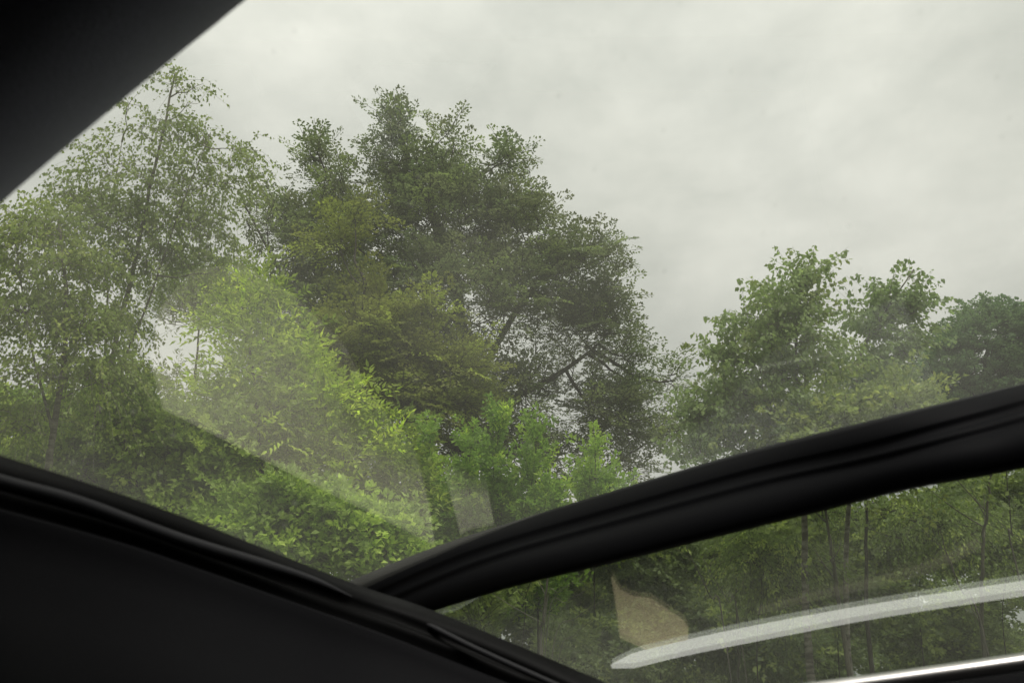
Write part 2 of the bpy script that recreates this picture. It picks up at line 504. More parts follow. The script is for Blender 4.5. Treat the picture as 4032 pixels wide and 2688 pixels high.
def member(name, top, bot, prof, mat, n=60, smooth=True):
    """sweep a closed profile (u from top to bottom edge, w metres towards the cabin)"""
    a, b = resample(top, n), resample(bot, n)
    T = np.array([W(*q) for q in a]); B = np.array([W(*q) for q in b])
    tg = unit(np.gradient((T + B) / 2, axis=0)); e = B - T
    nn = unit(np.cross(tg, e))
    nn *= np.where(((CAM - (T + B) / 2) * nn).sum(1) < 0, -1, 1)[:, None]
    prof = np.array(prof); k = len(prof)
    V = (T[:, None] + prof[None, :, :1] * e[:, None] + prof[None, :, 1:2] * nn[:, None]).reshape(-1, 3)
    Fc = []
    for i in range(n - 1):
        for j in range(k):
            j2 = (j + 1) % k
            Fc.append((i * k + j, i * k + j2, (i + 1) * k + j2, (i + 1) * k + j))
    me = np_mesh(name, V, np.array(Fc))
    o = link_mesh(name, me, mat, car, smooth)
    return o


def plane_of(a, b, c):
    P = [W(*q) for q in (a, b, c)]
    n_ = unit(np.cross(P[1] - P[0], P[2] - P[0]))
    if (CAM - P[0]) @ n_ < 0: n_ = -n_
    return P[0], n_


def hit(px, py, pl):
    d = W(px, py, 1.0) - CAM
    return CAM + d * (((pl[0] - CAM) @ pl[1]) / (d @ pl[1]))


def mirror(px, py, pl, z):
    """where on the horizontal shelf at height z the pane reflects what is seen at (px, py)"""
    h = hit(px, py, pl); d = unit(h - CAM); r = d - 2 * (d @ pl[1]) * pl[1]
    return h + r * ((z - h[2]) / r[2])


def slab(name, poly, thick, direction, mat, smooth=False):
    P = np.array(poly); k = len(P)
    V = np.vstack([P, P + np.asarray(direction) * thick])
    me = bpy.data.meshes.new(name)
    f = [tuple(range(k)), tuple(range(2 * k - 1, k - 1, -1))] + [(i, (i + 1) % k, (i + 1) % k + k, i + k) for i in range(k)]
    me.from_pydata([tuple(v) for v in V], [], f); me.update()
    return link_mesh(name, me, mat, car, smooth)


PL1 = plane_of((0, 1787, .95), (1400, 2290, .97), (4032, 1509, .85))
PL2 = plane_of((1714, 2402, .965), (4032, 1809, .63), (4032, 2571, .76))
slab('window_pane', [hit(x, y, PL1) for x, y in ((-700, -700), (4700, -700), (4700, 1370), (4032, 1530), (3429, 1675), (2914, 1803), (2600, 1892), (2300, 2010), (2150, 2200), (1800, 2400), (1500, 2480), (600, 2150), (-700, 1750))], 0.004, -PL1[1], GLASS)
slab('window_pane', [hit(x, y, PL2) for x, y in ((1500, 2430), (1714, 2360), (2057, 2255), (2520, 2145), (3086, 2005), (3700, 1867), (4032, 1790), (4700, 1610), (4700, 2720), (3600, 2780), (2500, 2780))], 0.004, -PL2[1], GLASS2)

# rail under the big pane, running on under the rear pane
top = [(-500, 1640, .46), (0, 1787, .50), (633, 1996, .57), (1378, 2287, .70), (1714, 2402, .72), (2400, 2688, .70), (2800, 2860, .66)]
low = [(-500, 1880, .44), (0, 2006, .48), (480, 2139, .54), (765, 2236, .58), (1153, 2373, .64), (1530, 2506, .68), (1990, 2688, .68), (2500, 2880, .62)]
member('window_rail', top, low, [(-0.02, -.03), (0, -.004), (.02, 0), (.38, .002), (.44, .0), (.5, -.004), (.62, -.002), (.70, .001), (.78, -.003), (.9, -.007), (1.15, -.010), (1.2, -.05), (.5, -.07)], BLACK)
low2 = [(-500, 3300, .36), (0, 3300, .38), (500, 3400, .42), (900, 3450, .44), (1200, 3500, .47), (1530, 3550, .5), (2100, 3600, .5), (2700, 3600, .48)]
member('side_panel', low, low2, [(0, -.02), (-.004, -.006), (0, 0), (.008, .003), (.02, .003), (.05, -.001), (.15, -.006), (.35, -.004), (.6, .004), (1, .0), (1, -.04), (.4, -.05)], FABRIC)


def bead(pts, rpx, mat, name='trim_bead'):
    q = resample([p for p in pts], 60)
    P = np.array([W(*a) for a in q])
    t = np.linspace(0, 1, 60)
    r = np.interp(t, [p[0] for p in rpx], [p[1] for p in rpx])
    V, Fc = polytube(P, r, 14)
    return link_mesh(name, np_mesh(name, V, Fc), mat, car, True)


bead([(-400, 1775, .455), (0, 1893, .49), (306, 1975, .523), (714, 2122, .577), (1020, 2215, .63), (1224, 2280, .665), (1385, 2348, .685)], [(0, .0042), (.8, .0042), (.93, .003), (1, .0008)], BEAD)
bead([(1590, 2424, .705), (1680, 2456, .705), (1760, 2496, .698), (1900, 2565, .69), (2200, 2700, .68)], [(0, .0006), (.2, .0024), (.6, .0026), (1, .0026)], BEAD)
# window pillar
member('window_pillar', [(1290, 2335, 1.0), (1400, 2276, .99), (1714, 2151, .975), (2057, 2040, .945), (2451, 1920, .88), (2914, 1783, .80), (3429, 1654, .70), (4032, 1509, .67), (4700, 1350, .62)],
       [(1600, 2450, .955), (1714, 2400, .935), (2057, 2280, .875), (2520, 2163, .80), (3086, 2023, .72), (3700, 1885, .64), (4032, 1809, .61), (4300, 1740, .58), (4900, 1590, .54)],
       [(0, -.02), (-.005, -.002), (0, 0), (.12, .007), (.33, .008), (.36, .0075), (.375, .0055), (.49, .005), (.505, .0068), (.57, .007), (.585, .0055), (.66, .0055), (.675, .0072), (.88, .0055), (.97, .001), (1, -.002), (1.0, -.010), (.5, -.014)], RUBBER, 80)
# dark lining of the roof edge close to the lens
RE = [(1500, -470), (1230, -215), (951, -3), (806, 115), (680, 215), (549, 322), (440, 412), (343, 492), (240, 578), (154, 650), (0, 780), (-200, 955), (-500, 1230)]
RE = [(x - 92, y - 116) for x, y in RE]
member('roof_edge', [(x, y, .30) for x, y in RE], [(x - 1000, y - 1150, .27) for x, y in RE],
       [(.20, -.08), (.04, -.070), (.008, -.058), (0, -.048), (.006, -.038), (.022, -.028), (.05, -.019), (.09, -.0115), (.14, -.0055), (.20, -.0018), (.27, 0), (.5, .001), (1, .002), (1, -.08)], LINING, 60)
# chrome strip and door top at the lower right
ch_t = [(3060, 2704, .583), (3171, 2690, .58), (3600, 2632, .57), (4032, 2571, .56), (4700, 2470, .55)]
ch_b = [(3060, 2774, .573), (3171, 2760, .57), (3600, 2702, .56), (4032, 2641, .55), (4700, 2540, .54)]
ang = np.linspace(0, 2 * math.pi, 18)[:-1]
member('chrome_strip', ch_t, ch_b, [(.5 - .5 * math.cos(a), .0055 * math.sin(a)) for a in ang], CHROME, 50)
dp = [(2500, 2838, .585), (3171, 2752, .568), (3600, 2694, .556), (4032, 2633, .545), (4700, 2532, .53)]
dpb = [(2500, 3700, .45), (3171, 3700, .44), (3600, 3700, .44), (4032, 3700, .43), (4700, 3700, .42)]
member('door_panel', dp, dpb, [(0, -.02), (0, -.002), (.01, 0), (.05, .003), (.5, .01), (1, .01), (1, -.03)], FABRIC, 40)

# dashboard shelves below the panes, with unseen sheets added for their pale reflections
Z1, Z2 = CAM[2] - .02, CAM[2] - .13
slab('dashboard_shelf', [(-1.34, .12, Z1), (-.55, .12, Z1), (-.42, .56, Z1), (.045, .83, Z1), (.045, 1.30, Z1), (-1.3, 1.30, Z1)], .05, (0, 0, -1), BLACK)
slab('dashboard_shelf', [(.02, .80, Z2), (.35, .62, Z2), (1.3, .55, Z2), (1.3, 1.25, Z2), (.02, 1.30, Z2)], .05, (0, 0, -1), BLACK)


def sheet(name, pts, pl, z, mat, lift=.003, thick=.002):
    return slab(name, [mirror(x, y, pl, z + lift + thick) for x, y in pts], thick, (0, 0, -1), mat)


def smooth_poly(pts, n=40):
    q = spline(pts + [pts[0]], n)[:-1]
    return [tuple(a) for a in q]


sheet('reflected_sheet', [(640, 1611), (720, 1650), (1150, 1868), (1500, 2040), (1712, 2148), (1690, 2000), (1655, 1850), (1600, 1690), (1480, 1520), (1330, 1330), (1150, 1160), (950, 1040), (760, 1060), (620, 1220), (590, 1420)], PL1, Z1, PALE)  # unseen; outlined so its reflection lays the pale veil on the big pane
sheet('reflected_slip', [(1745, 1840), (1780, 1980), (1812, 2105), (1860, 2080), (1945, 2066), (1925, 1960), (1905, 1830)], PL1, Z1, PALE)  # added for the second pale patch reflected in the big pane
sheet('reflected_patch', [(2405, 2265), (2440, 2320), (2490, 2345), (2560, 2352), (2610, 2385), (2690, 2440), (2708, 2470), (2710, 2530), (2600, 2545), (2550, 2560), (2440, 2510), (2428, 2420)], PL2, Z2, PALE2)  # unseen beige piece, cut to make the reflected patch on the rear pane

sheet('reflected_band', [(2980, 2420), (3200, 2365), (3450, 2312), (3640, 2262), (3770, 2210), (3870, 2150), (3845, 2118), (3740, 2175), (3620, 2222), (3430, 2275), (3190, 2335), (2980, 2392)], PL2, Z2, GREYC)  # dim band added to be reflected as a faint arc

# made-up glowing strip, unseen itself, added so its reflection crosses the rear pane
m, t, out = nodemat('reflection_glow')
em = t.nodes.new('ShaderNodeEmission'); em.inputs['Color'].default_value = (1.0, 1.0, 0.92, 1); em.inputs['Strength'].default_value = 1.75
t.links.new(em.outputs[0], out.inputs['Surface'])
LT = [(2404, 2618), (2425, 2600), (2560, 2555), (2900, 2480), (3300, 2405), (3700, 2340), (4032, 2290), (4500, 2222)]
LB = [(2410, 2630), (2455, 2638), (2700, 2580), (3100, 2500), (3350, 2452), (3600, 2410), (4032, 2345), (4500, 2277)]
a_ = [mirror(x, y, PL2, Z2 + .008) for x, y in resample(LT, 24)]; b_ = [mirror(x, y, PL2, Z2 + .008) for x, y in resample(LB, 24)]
slab('reflection_emitter', a_ + b_[::-1], .005, (0, 0, -1), m)
# cabin behind the camera
def box(name, lo, hi, mat):
    V = [(x, y, z) for x in (lo[0], hi[0]) for y in (lo[1], hi[1]) for z in (lo[2], hi[2])]
    f = [(0, 1, 3, 2), (4, 6, 7, 5), (0, 4, 5, 1), (2, 3, 7, 6), (0, 2, 6, 4), (1, 5, 7, 3)]
    me = bpy.data.meshes.new(name); me.from_pydata(V, [], f); me.update()
    return link_mesh(name, me, mat, car)


c0 = CAM[2]
box('roof_lining', (-1.36, -1.3, c0 + .38), (.85, .33, c0 + .42), FABRIC)
box('rear_wall', (-1.36, -1.34, c0 - .95), (.85, -1.30, c0 + .42), FABRIC)
box('cabin_floor', (-1.36, -1.3, c0 - 1.0), (.85, 1.0, c0 - .95), FABRIC)
box('side_lining', (-1.40, -1.3, c0 - .95), (-1.36, .20, c0 + .42), FABRIC)
box('side_lining', (.85, -1.3, c0 - .95), (.89, .20, c0 + .42), FABRIC)
# ------------------------------------------------------------------ ground
def ground():
    m, t, out = nodemat('ground')
    tcn = t.nodes.new('ShaderNodeTexCoord'); nn = t.nodes.new('ShaderNodeTexNoise'); nn.inputs['Scale'].default_value = 1.4
    nn.inputs['Detail'].default_value = 9
    r = t.nodes.new('ShaderNodeValToRGB')
    r.color_ramp.elements[0].color = (0.028, 0.034, 0.014, 1); r.color_ramp.elements[1].color = (0.075, 0.085, 0.03, 1)
    p = t.nodes.new('ShaderNodeBsdfPrincipled'); p.inputs['Roughness'].default_value = 0.95
    t.links.new(tcn.outputs['Object'], nn.inputs['Vector']); t.links.new(nn.outputs['Fac'], r.inputs[0])
    t.links.new(r.outputs[0], p.inputs['Base Color']); t.links.new(p.outputs[0], out.inputs['Surface'])
    nx, ny = 120, 120
    xs = np.concatenate([[-1500, -400], np.linspace(-60, 60, nx - 4), [400, 1500]])
    ys = np.concatenate([[-1500, -300], np.linspace(-40, 90, ny - 4), [400, 1500]])
    X, Y = np.meshgrid(xs, ys)
    Z = 0.10 * np.sin(X * 0.7 + 1) * np.cos(Y * 0.6) * np.clip((Y - 4.5) / 3, 0, 1)
    Z = np.where((Y > 60) | (Y < 3.5), -0.02, Z)
    V = np.stack([X, Y, Z], -1).reshape(-1, 3)
    w_ = len(xs); i = np.arange((len(ys) - 1) * w_).reshape(len(ys) - 1, w_)[:, :-1].ravel()
    Fc = np.stack([i, i + 1, i + 1 + w_, i + w_], 1)
    o = link_mesh('ground', np_mesh('ground', V, Fc), m, None, True); o['kind'] = 'structure'
    m, t, out = nodemat('asphalt')
    nn = t.nodes.new('ShaderNodeTexNoise'); nn.inputs['Scale'].default_value = 60; tcn = t.nodes.new('ShaderNodeTexCoord')
    r = t.nodes.new('ShaderNodeValToRGB'); r.color_ramp.elements[0].color = (0.035, 0.035, 0.035, 1); r.color_ramp.elements[1].color = (0.07, 0.07, 0.068, 1)
    p = t.nodes.new('ShaderNodeBsdfPrincipled'); p.inputs['Roughness'].default_value = 0.9
    t.links.new(tcn.outputs['Object'], nn.inputs['Vector']); t.links.new(nn.outputs['Fac'], r.inputs[0])
    t.links.new(r.outputs[0], p.inputs['Base Color']); t.links.new(p.outputs[0], out.inputs['Surface'])
    V = np.array([[-300, -4.5, 0.0], [300, -4.5, 0.0], [300, 3.2, 0.0], [-300, 3.2, 0.0]])
    o = link_mesh('road', np_mesh('road', V, np.array([[0, 1, 2, 3]])), m); o['kind'] = 'structure'


ground()

# ------------------------------------------------------------------ trees, far to near
G_BEECH = [(0.066, 0.085, 0.048), (0.082, 0.088, 0.056), (0.100, 0.122, 0.052)]
G_BIRCH = [(0.085, 0.108, 0.040), (0.115, 0.140, 0.050), (0.14, 0.165, 0.055)]
G_BRIGHT = [(0.085, 0.112, 0.032), (0.22, 0.255, 0.050), (0.29, 0.32, 0.065)]
G_MID = [(0.082, 0.106, 0.038), (0.120, 0.145, 0.048), (0.17, 0.195, 0.06)]
G_DARK = [(0.070, 0.088, 0.048), (0.104, 0.122, 0.060), (0.15, 0.17, 0.068)]
G_BLUE = [(0.050, 0.082, 0.046), (0.072, 0.105, 0.055)]
G_YEL = [(0.095, 0.118, 0.045), (0.120, 0.140, 0.050), (0.15, 0.165, 0.055)]


def m2(px, d): return px * d / FPX


def blobs_at(lst, d, zr=1.0):
    return [(x, y, rx, ry, d + dz, m2((rx + ry) / 2, d) * zr) + tuple(r) for (x, y, rx, ry, dz, *r) in lst]


# great beech
plant('beech_tree', 'huge dark broad-crowned beech standing against the sky in the middle', 'tree', 'beech',
      blobs_at([(1548, 480, 22, 60, 0, 3.5), (1760, 530, 22, 50, 0, 3), (2010, 615, 60, 22, 0, 3), (1225, 620, 45, 30, 0, 1.5), (2430, 960, 50, 30, 0, 1.2), (1560, 540, 60, 90, 0, 1.5), (1600, 660, 150, 110, 0), (1790, 590, 70, 80, .5, 1.3), (1960, 640, 110, 60, 0, 1.2), (1250, 610, 90, 60, 0, 1.3), (1350, 740, 150, 120, 0),
                (1700, 850, 330, 200, 0), (2030, 870, 190, 160, 0), (2290, 1010, 190, 110, -.5), (1290, 950, 220, 190, -.5), (2400, 1130, 90, 140, 0, .75), (2180, 1060, 150, 120, -.5), (2330, 1280, 150, 120, 0), (2470, 1400, 100, 120, 0), (1720, 740, 200, 110, 0), (2520, 1520, 90, 70, 0), (1480, 800, 180, 110, 0),
                (1090, 900, 130, 150, 0), (985, 850, 60, 170, 0, .8), (1800, 1150, 420, 220, -1), (2250, 1280, 230, 170, 0), (1350, 1250, 280, 190, -1), (1150, 1180, 170, 180, 0),
                (1650, 1500, 380, 200, -1), (2180, 1540, 330, 180, -.5), (2430, 1640, 210, 170, 0), (2650, 1500, 110, 90, 1, .8), (2620, 1700, 140, 60, 0.5),
                (1300, 1560, 300, 200, 0), (1900, 1760, 420, 140, -.5), (2350, 1830, 260, 120, 0)], 22, 0.9),
      [(1870, 2350, 22), (1860, 1800, 22), (1830, 1350, 22), (1740, 950, 22), (1580, 560, 22)],
      4700, G_BEECH, 11, gap=-0.42, gapscale=0.75, trunk_r=0.40, limb_r=0.075, twig_r=0.011, shell=0.42,
      holes=[(1855, 1190, 40, 60), (1900, 1440, 40, 40), (2640, 1620, 60, 40), (2300, 1330, 45, 25), (1160, 740, 50, 60)],
      extra_stems=[[(1850, 1700, 22), (1600, 1300, 21.5), (1380, 900, 21.5), (1250, 600, 22)], [(1845, 1550, 22), (2050, 1200, 22), (2180, 1080, 22), (2300, 1050, 22)],
                   [(1850, 1800, 22), (1400, 1500, 21), (1150, 1150, 21.5), (960, 800, 22)], [(1850, 1650, 22), (2150, 1500, 22), (2300, 1400, 22), (2380, 1330, 22)]])
# younger green tree before the beech
plant('hornbeam_tree', 'olive green bushy young tree in front of the lower left of the great beech', 'tree', 'beech',
      blobs_at([(1440, 1150, 70, 80, 0, 1.2), (1450, 1290, 190, 120, 0), (1330, 1380, 150, 120, 0), (1600, 1400, 170, 110, 0), (1700, 1220, 90, 60, 0), (1800, 1440, 120, 90, 0),
                (1500, 1540, 260, 120, 0), (1400, 860, 60, 60, 1, .8), (1330, 970, 110, 90, 1, .7), (1700, 1600, 260, 90, 0)], 17, 0.7),
      [(1400, 2300, 17), (1380, 1750, 17), (1420, 1350, 17), (1440, 1120, 17)], 800,
      [(0.075, 0.090, 0.028), (0.11, 0.115, 0.036), (0.15, 0.17, 0.045)], 12, trunk_r=0.11, twig_r=0.007, gap=-0.5)
plant('oak_tree', 'dark blue-green round-topped tree at the far right behind the birch', 'tree', 'dense',
      blobs_at([(3890, 1270, 130, 90, 0), (3760, 1360, 130, 90, 0), (3700, 1480, 120, 120, 0), (3860, 1430, 180, 120, 0), (4060, 1300, 120, 110, 0), (4000, 1500, 170, 110, 0), (3850, 1600, 250, 110, 0), (4150, 1450, 160, 200, 0)], 26, 0.8),
      [(3900, 2350, 26), (3890, 1700, 26), (3880, 1280, 26)], 1300, G_BLUE, 13, trunk_r=0.3, twig_r=0.010, gap=-0.62, holes=[(3870, 1430, 25, 40), (3740, 1430, 18, 25)])
# willow in the gap at the left
plant('willow_tree', 'thin grey-green narrow-leaved willow with sky glinting through beside the left birches', 'tree', 'willow',
      blobs_at([(780, 1260, 200, 190, 0), (900, 1180, 120, 120, 0), (680, 1430, 170, 180, 0), (860, 1450, 170, 150, 0), (760, 1150, 160, 90, 0)], 12, 0.7),
      [(760, 2200, 12), (760, 1700, 12), (790, 1200, 12)], 620, [(0.07, 0.09, 0.035), (0.10, 0.12, 0.045)], 14, trunk_r=0.06, dens=0.8, gap=-0.45)
# left birches
plant('birch_tree', 'tall airy birch with hanging twigs rising to the left top corner', 'tree', 'birch',
      blobs_at([(700, 320, 50, 100, 0, 2), (800, 330, 50, 25, 0, 2.5), (940, 590, 50, 30, 0, 2), (640, 520, 190, 130, 0), (760, 400, 60, 70, 0, 1.1), (800, 540, 90, 60, 0, 1.1), (900, 640, 80, 60, 0, 1.1), (900, 720, 90, 70, 0, 1), (470, 640, 170, 130, 0), (700, 720, 230, 160, 0), (500, 860, 260, 180, 0), (790, 880, 150, 150, 0),
                (650, 1020, 230, 140, 0), (880, 1040, 70, 100, 0, .7), (420, 1080, 200, 160, 0), (450, 1280, 150, 130, 0), (330, 780, 160, 140, 0), (500, 420, 90, 90, 0)], 8.5, 0.6),
      [(300, 1950, 8.5), (380, 1650, 8.5), (490, 1200, 8.5), (590, 750, 8.5), (690, 290, 8.5)], 950, G_BIRCH, 15, group='birches on the left', bark=BARK_BIRCH, trunk_r=0.055, twig_r=0.0026, gap=-0.32, gapscale=2.6,
      extra_stems=[[(400, 1600, 8.5), (560, 1250, 8.3), (700, 850, 8.3), (830, 520, 8.4)], [(380, 1700, 8.5), (420, 1300, 8.6), (430, 900, 8.7), (480, 560, 8.7)]], mat=LEAF_THIN)
plant('birch_tree', 'denser olive green birch at the left edge below the dark roof edge', 'tree', 'birch',
      blobs_at([(180, 900, 190, 130, 0), (60, 1000, 150, 200, 0), (300, 1050, 180, 150, 0), (120, 1220, 240, 180, 0), (350, 1280, 190, 170, 0), (180, 1450, 260, 170, 0), (420, 1480, 170, 130, 0), (-120, 1150, 150, 260, 0), (60, 1650, 230, 140, 0)], 7.6, 0.8),
      [(150, 2100, 7.6), (200, 1750, 7.6), (260, 1300, 7.6), (230, 850, 7.6)], 1050, [(0.092, 0.118, 0.034), (0.130, 0.155, 0.045), (0.16, 0.18, 0.055)], 16, group='birches on the left', bark=BARK_BIRCH, trunk_r=0.06, twig_r=0.0026, gap=-0.5, gapscale=2.4,
      extra_stems=[[(210, 1700, 7.6), (120, 1350, 7.5), (60, 950, 7.5)]], mat=LEAF_THIN)
# bright ash
plant('ash_tree', 'bright yellow-green young ash with feathery leaves sloping down left of the beech', 'tree', 'ash',
      blobs_at([(940, 1140, 50, 70, 0, 1.3), (1020, 1220, 90, 90, 0), (930, 1300, 130, 110, 0), (1060, 1350, 120, 90, 0), (1120, 1450, 100, 90, 0), (1000, 1480, 200, 110, 0),
                (1190, 1540, 110, 60, 0), (1100, 1620, 210, 120, 0), (1270, 1620, 90, 60, 0), (1380, 1640, 60, 50, 0, .7), (1320, 1780, 190, 120, 0), (1500, 1800, 110, 130, 0), (1100, 1800, 250, 140, 0),
                (1400, 1930, 220, 120, 0), (1580, 1950, 100, 120, 0), (900, 1620, 160, 110, 0)], 9.5, 0.6),
      [(1050, 2400, 9.5), (1040, 2000, 9.5), (1000, 1500, 9.5), (950, 1190, 9.5)], 560, G_BRIGHT, 17, bark=BARK_GREY, trunk_r=0.05, twig_r=0.003, gap=-0.42, gapscale=2.6, mat=LEAF_THIN,
      extra_stems=[[(1045, 2100, 9.5), (1250, 1850, 9.4), (1400, 1650, 9.4)]])
# hazel and maple at the left below
plant('maple_tree', 'mid green spreading maple low on the left over the dark door rail', 'tree', 'broad',
      blobs_at([(420, 1680, 220, 120, 0), (700, 1720, 180, 110, 0), (250, 1800, 260, 110, 0), (560, 1850, 260, 130, 0), (820, 1850, 160, 120, 0), (760, 1990, 230, 120, 0), (100, 1650, 220, 120, 0.5), (420, 1980, 280, 110, 0), (480, 1530, 160, 90, 0), (850, 1700, 110, 70, 0)], 8.8, 0.6),
      [(600, 2500, 8.8), (580, 2100, 8.8), (480, 1700, 8.8)], 760, [(0.105, 0.138, 0.042), (0.150, 0.185, 0.052), (0.19, 0.22, 0.06)], 18, trunk_r=0.06, gap=-0.8, bark=BARK_GREY)
plant('hazel_shrub', 'fresh green hazel bush in the corner where door rail and window pillar meet', 'shrub', 'broad',
      blobs_at([(900, 2040, 120, 70, 0), (1080, 2080, 180, 100, 0), (1300, 2060, 180, 90, 0), (1250, 2200, 200, 110, 0), (1480, 2120, 160, 100, 0), (1000, 2220, 200, 120, 0), (1550, 2260, 200, 120, 0), (1150, 1980, 150, 60, 0)], 7.8, 0.6),
      [(1250, 2700, 7.8), (1240, 2350, 7.8), (1200, 2060, 7.8)], 640, [(0.092, 0.128, 0.034), (0.135, 0.175, 0.044), (0.19, 0.235, 0.055)], 19, trunk_r=0.03, gap=-0.9)
# row of sallows
for k, (x0, top, wd_, d_, sd_, lab) in enumerate([
        (1690, 1690, 110, 9.8, 31, 'upright leafy sallow shoots just right of the bright ash'),
        (1850, 1720, 110, 10.4, 32, 'upright leafy sallow bush, second in the row above the pillar'),
        (1960, 1650, 100, 10.0, 33, 'sallow bush with a single tall shoot in the middle of the row'),
        (2110, 1680, 120, 9.6, 34, 'broadest pointed sallow bush of the row above the pillar')]):
    plant('sallow_shrub', lab, 'shrub', 'sallow',
          blobs_at([(x0, top + 60, 30, 60, 0, 1.4), (x0 - 20, top + 200, wd_ * .8, 110, 0), (x0 + 20, top + 350, wd_ * 1.1, 130, 0), (x0, top + 500, wd_ * 1.2, 130, 0), (x0, top + 680, wd_ * 1.3, 120, 0)], d_, 0.8),
          [(x0 + 10, 2550, d_), (x0, 2000, d_), (x0, top + 40, d_)], 230, [(0.070, 0.115, 0.024), (0.11, 0.16, 0.032), (0.17, 0.22, 0.04)], sd_, group='sallow bushes in a row', trunk_r=0.022, gap=-0.9, twig_r=0.0028)
plant('sallow_shrub', 'small pointed green sapling standing alone right of the sallow row', 'shrub', 'sallow',
      blobs_at([(2345, 1790, 25, 50, 0, 1.3), (2340, 1880, 70, 60, 0), (2340, 1980, 120, 80, 0), (2440, 1920, 50, 40, 0), (2350, 2150, 160, 120, 0)], 11, 0.8),
      [(2340, 2500, 11), (2345, 1760, 11)], 190, [(0.09, 0.14, 0.028), (0.13, 0.18, 0.036), (0.17, 0.22, 0.04)], 35, trunk_r=0.02, gap=-0.9)
# right birch
plant('birch_tree', 'birch with coarse heart-shaped leaves and a pointed top right of the beech', 'tree', 'birch_up',
      blobs_at([(3160, 1120, 80, 60, 0, 1.2), (3100, 1210, 150, 100, 0), (3170, 1270, 95, 100, 0), (3060, 1330, 210, 130, 0), (2870, 1420, 130, 110, 0), (3150, 1460, 240, 130, 0), (2930, 1560, 190, 120, 0),
                (3100, 1640, 260, 130, 0), (2860, 1720, 150, 120, 0), (2760, 1640, 90, 90, 0), (2740, 1800, 120, 120, 0), (3080, 1800, 250, 130, 0), (2930, 1230, 40, 50, 0, .5)], 7.6, 0.8),
      [(3180, 2500, 7.6), (3160, 1900, 7.6), (3130, 1500, 7.6), (3160, 1080, 7.6)], 950, [(0.090, 0.120, 0.060), (0.125, 0.155, 0.072), (0.11, 0.13, 0.05)], 21, group='birches on the right', bark=BARK_BIRCH, leaf=1.1,
      trunk_r=0.05, twig_r=0.0026, gap=-0.55, gapscale=2.2, mat=LEAF_THIN)
plant('birch_tree', 'slimmer open birch leaning right between the pointed birch and the dark far tree', 'tree', 'birch_up',
      blobs_at([(3595, 1120, 24, 80, 0, 1.6), (3575, 1230, 50, 70, 0, 1.6), (3490, 1200, 40, 50, 0, 1), (3530, 1250, 70, 60, 0, 1.2), (3400, 1230, 50, 50, 0), (3470, 1300, 140, 80, 0, 1), (3400, 1440, 130, 80, 0, .7), (3560, 1390, 60, 80, 0, 1), (3450, 1560, 190, 90, 0), (3550, 1680, 150, 90, 0)], 7.9, 0.7),
      [(3330, 2400, 7.9), (3360, 1800, 7.9), (3380, 1450, 7.9), (3440, 1300, 7.9), (3598, 1060, 7.9)], 560, [(0.090, 0.120, 0.060), (0.125, 0.155, 0.072)], 22, group='birches on the right', bark=BARK_BIRCH, leaf=1.1,
      trunk_r=0.035, twig_r=0.0026, gap=-0.6, gapscale=2.2, mat=LEAF_THIN, holes=[(3360, 1170, 50, 90), (3370, 1400, 35, 50), (3640, 1520, 40, 50)])
plant('maple_shrub', 'yellow-green maple bush in front of the right birch above the pillar', 'shrub', 'broad',
      blobs_at([(3330, 1640, 90, 60, 0), (3230, 1700, 120, 80, 0), (3540, 1590, 70, 50, 0), (3430, 1700, 150, 70, 0), (3680, 1690, 80, 50, 0, .7), (3320, 1800, 220, 90, 0), (3650, 1720, 150, 70, 0)], 7.0, 0.6),
      [(3420, 2500, 7.0), (3410, 2000, 7.0), (3380, 1690, 7.0)], 260, G_YEL, 23, trunk_r=0.03, gap=-0.5, leaf=0.75)
